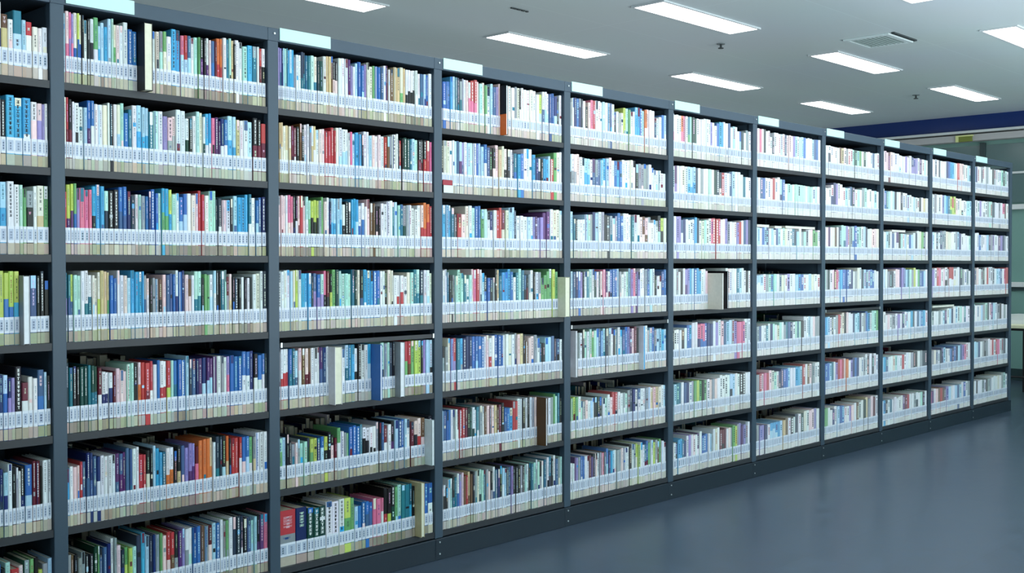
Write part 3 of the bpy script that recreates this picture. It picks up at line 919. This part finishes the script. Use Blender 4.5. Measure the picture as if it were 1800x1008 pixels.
books.sort(key=lambda B: (-(B.pull > 0), -B.area))
NIND = 300
BAYN = ['cut-off left bay', 'first full bay', 'second full bay', 'third full bay', 'fourth full bay', 'fifth full bay', 'sixth full bay',
        'seventh full bay', 'eighth full bay', 'ninth full bay', 'last bay']
ROWN = ['top shelf', 'second shelf down', 'third shelf down', 'middle shelf', 'fifth shelf down', 'sixth shelf down', 'bottom shelf']
GROUP = 'library books with call-number labels standing on the bookcase shelves'
first_vis = {}
for B in books:
    if project((B.x1, B.set, ZS[B.row]))[0] > 1.5:
        key = (B.k, B.row)
        first_vis[key] = min(first_vis.get(key, 10 ** 6), B.n)
for B in books[:NIND]:
    ox, oy, oz = (B.x0 + B.x1) / 2, B.set + B.depth / 2, ZS[B.row]
    root = empty('library_book', (ox, oy, oz))
    mb = MB()
    book_cover(B, mb, ox, oy, oz, True)
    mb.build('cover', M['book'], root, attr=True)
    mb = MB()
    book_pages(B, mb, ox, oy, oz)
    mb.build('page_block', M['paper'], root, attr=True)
    if not B.pull:
        mb = MB()
        book_label(B, mb, ox, oy, oz, True)
        mb.build('spine_label', M['paper'], root, attr=True)
        mb = MB()
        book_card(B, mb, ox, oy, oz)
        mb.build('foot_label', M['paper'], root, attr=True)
    wd = B.x1 - B.x0
    size = 'thick ' if wd > 0.028 else ('slim ' if wd < 0.011 else '')
    col = CN[B.c1] + ('-over-' + CN[B.c2] if (B.c2 and not B.pull and B.c2 != B.c1) else '')
    nn = B.n - first_vis.get((B.k, B.row), 1) + 1
    if B.pull:
        feat = 'book pulled out, page edges outward'
        size = ''
    elif B.title:
        feat = 'book with ' + B.title + ' title'
    else:
        feat = 'book'
    lab = size + col + ' ' + feat + ', ' + ordinal(nn) + ' from left, ' + ROWN[B.row] + ', ' + BAYN[B.k]
    tag(root, lab, 'book', GROUP)

# all the remaining books of the run
mb = MB()
for B in books[NIND:]:
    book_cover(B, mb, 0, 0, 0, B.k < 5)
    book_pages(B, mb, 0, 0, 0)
    if not B.pull:
        book_label(B, mb, 0, 0, 0, B.k < 3)
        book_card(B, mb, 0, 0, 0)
# second rows standing behind the front rows, seen through the gaps above them
rb_ = random.Random(23)
for k in range(11):
    for row in range(7):
        x = POST[k] + PW / 2 + 0.004
        while x < POST[k + 1] - PW / 2 - 0.03:
            wd = rb_.uniform(0.012, 0.03)
            if rb_.random() < 0.04:
                x += 0.05
                continue
            h = rb_.uniform(0.17, 0.245)
            d = rb_.uniform(0.14, 0.18)
            cc = lin(vary(PAL[rb_.choice('wkkgnddtxqiakxci')], rb_, 12))  # mostly dark covers, the dimness of the gaps put into their colour
            z = ZS[row]
            y1 = DEPTH - 0.012
            mb.box(x, x + 0.0012, y1 - d, y1, z, z + h, cc)
            mb.box(x + wd - 0.0018, x + wd - 0.0006, y1 - d, y1, z, z + h, cc)
            mb.box(x + 0.0012, x + wd - 0.0018, y1 - 0.0015, y1, z, z + h, cc)
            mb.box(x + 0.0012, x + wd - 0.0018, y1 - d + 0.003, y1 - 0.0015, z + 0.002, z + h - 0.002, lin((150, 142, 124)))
            x += wd
o = mb.build('shelved_books', M['book'], attr=True)
tag(o, 'rows of many smaller-looking books filling the rest of the long bookcase', 'books', kind='stuff')


# ------------------------------------------------------------------ books lying flat on top of standing rows
def lying_book(x, z, w, label, col=(228, 232, 234), t=0.016, y=0.02):
    r = empty('flat_book', (x, y, z))
    tag(r, label, 'book', 'books lying flat on top of the standing rows')
    b = MB()
    c = lin(col)
    b.box(0, w, 0, 0.16, 0, 0.0015, c)
    b.box(0, w, 0, 0.16, t - 0.0015, t, c)
    b.box(0, w, 0.158, 0.16, 0.0015, t - 0.0015, c)
    b.build('cover', M['book'], r, attr=True)
    b = MB()
    b.box(0.002, w - 0.002, 0.002, 0.157, 0.0015, t - 0.0015, lin((214, 212, 200)))
    b.build('page_block', M['paper'], r, attr=True)


def top_of(k, row, xa, xb):
    return max([B.h for B in books if B.k == k and B.row == row and B.x1 > xa and B.x0 < xb] + [0.15]) + ZS[row] + 0.0005


for (k, row, fx, w, lab, col) in (
        (6, 2, 0.04, 0.15, 'white book lying flat over the third row, left in the sixth full bay', (232, 232, 226)),
        (6, 2, 0.30, 0.09, 'short white book lying flat over the third row, middle of the sixth full bay', (214, 216, 214)),
        (6, 2, 0.46, 0.40, 'long pale magazine lying flat over the third row, right in the sixth full bay', (224, 222, 214)),
        (8, 2, 0.22, 0.24, 'white book lying flat over the third row of the eighth full bay', (240, 236, 244)),
        (9, 4, 0.08, 0.44, 'pale green book lying flat over the fifth row of the ninth full bay', (188, 206, 196))):
    xa = POST[k] + PW / 2 + fx * 0.85
    lying_book(xa, top_of(k, row, xa, xa + w), w, lab, col)

# red marker clip at the foot of a row
mk = empty('shelf_marker', (POST[3] + PW / 2 + 0.034, 0.004, ZS[1]))
tag(mk, 'small red and white marker clip at the left foot of the third bay second row', 'marker')
simple('red_tab', (-0.03, 0.03, -0.004, 0.001, 0.036, 0.06), M['red'], mk, bevel=0.001)
simple('white_tab', (-0.024, 0.036, -0.003, 0.001, 0.0005, 0.036), M['white'], mk, bevel=0.001)

# ------------------------------------------------------------------ reading table beyond the bookcase end
tb = empty('reading_table', (10.35, -0.35, 0))
tag(tb, 'cream-topped reading table with black legs beyond the bookcase end', 'table')
simple('tabletop', (-0.38, 0.38, -0.95, 0.95, 0.715, 0.75), M['tabletop'], tb, bevel=0.006)
simple('apron', (-0.33, 0.33, -0.88, 0.88, 0.69, 0.713), M['black'], tb)
for (sx, sy) in ((-.33, -.86), (.33, -.86), (-.33, .80), (.33, .80)):
    b = MB()
    b.tube((sx, sy, 0.0), (sx, sy, 0.69), 0.018, 12)
    b.build('leg', M['black'], tb)
b = MB()
b.tube((-.33, -.86, 0.22), (-.33, .80, 0.22), 0.010, 8)
b.build('stretcher', M['black'], tb)
for i, (dx, dy, rz, z) in enumerate(((-0.02, 0.66, 0.05, 0.7505), (-0.01, 0.65, -0.12, 0.791))):
    o = MB()
    o.box(-0.12, 0.12, -0.16, 0.16, 0, 0.04 if i == 0 else 0.055)
    ob = o.build('paper_stack', M['white'], loc=(10.35 + dx, -0.35 + dy, z))
    ob.rotation_euler.z = rz
    tag(ob, ['lower white paper stack on the cream table', 'upper white paper stack on the cream table'][i], 'papers', 'papers on the table')

bm = bmesh.new()
bmesh.ops.create_uvsphere(bm, u_segments=20, v_segments=12, radius=1.0)
for v in bm.verts:
    v.co = Vector((v.co.x * 0.06, v.co.y * 0.05, max(-0.5, v.co.z) * 0.06 + 0.03))
me = bpy.data.meshes.new('black_pouch')
bm.to_mesh(me)
bm.free()
me.materials.append(M['black'])
for p in me.polygons:
    p.use_smooth = True
ob = bpy.data.objects.new('black_pouch', me)
C.objects.link(ob)
ob.location = (10.45, 0.515, 0.7505)
tag(ob, 'small black rounded pouch on the table left of the papers', 'pouch')
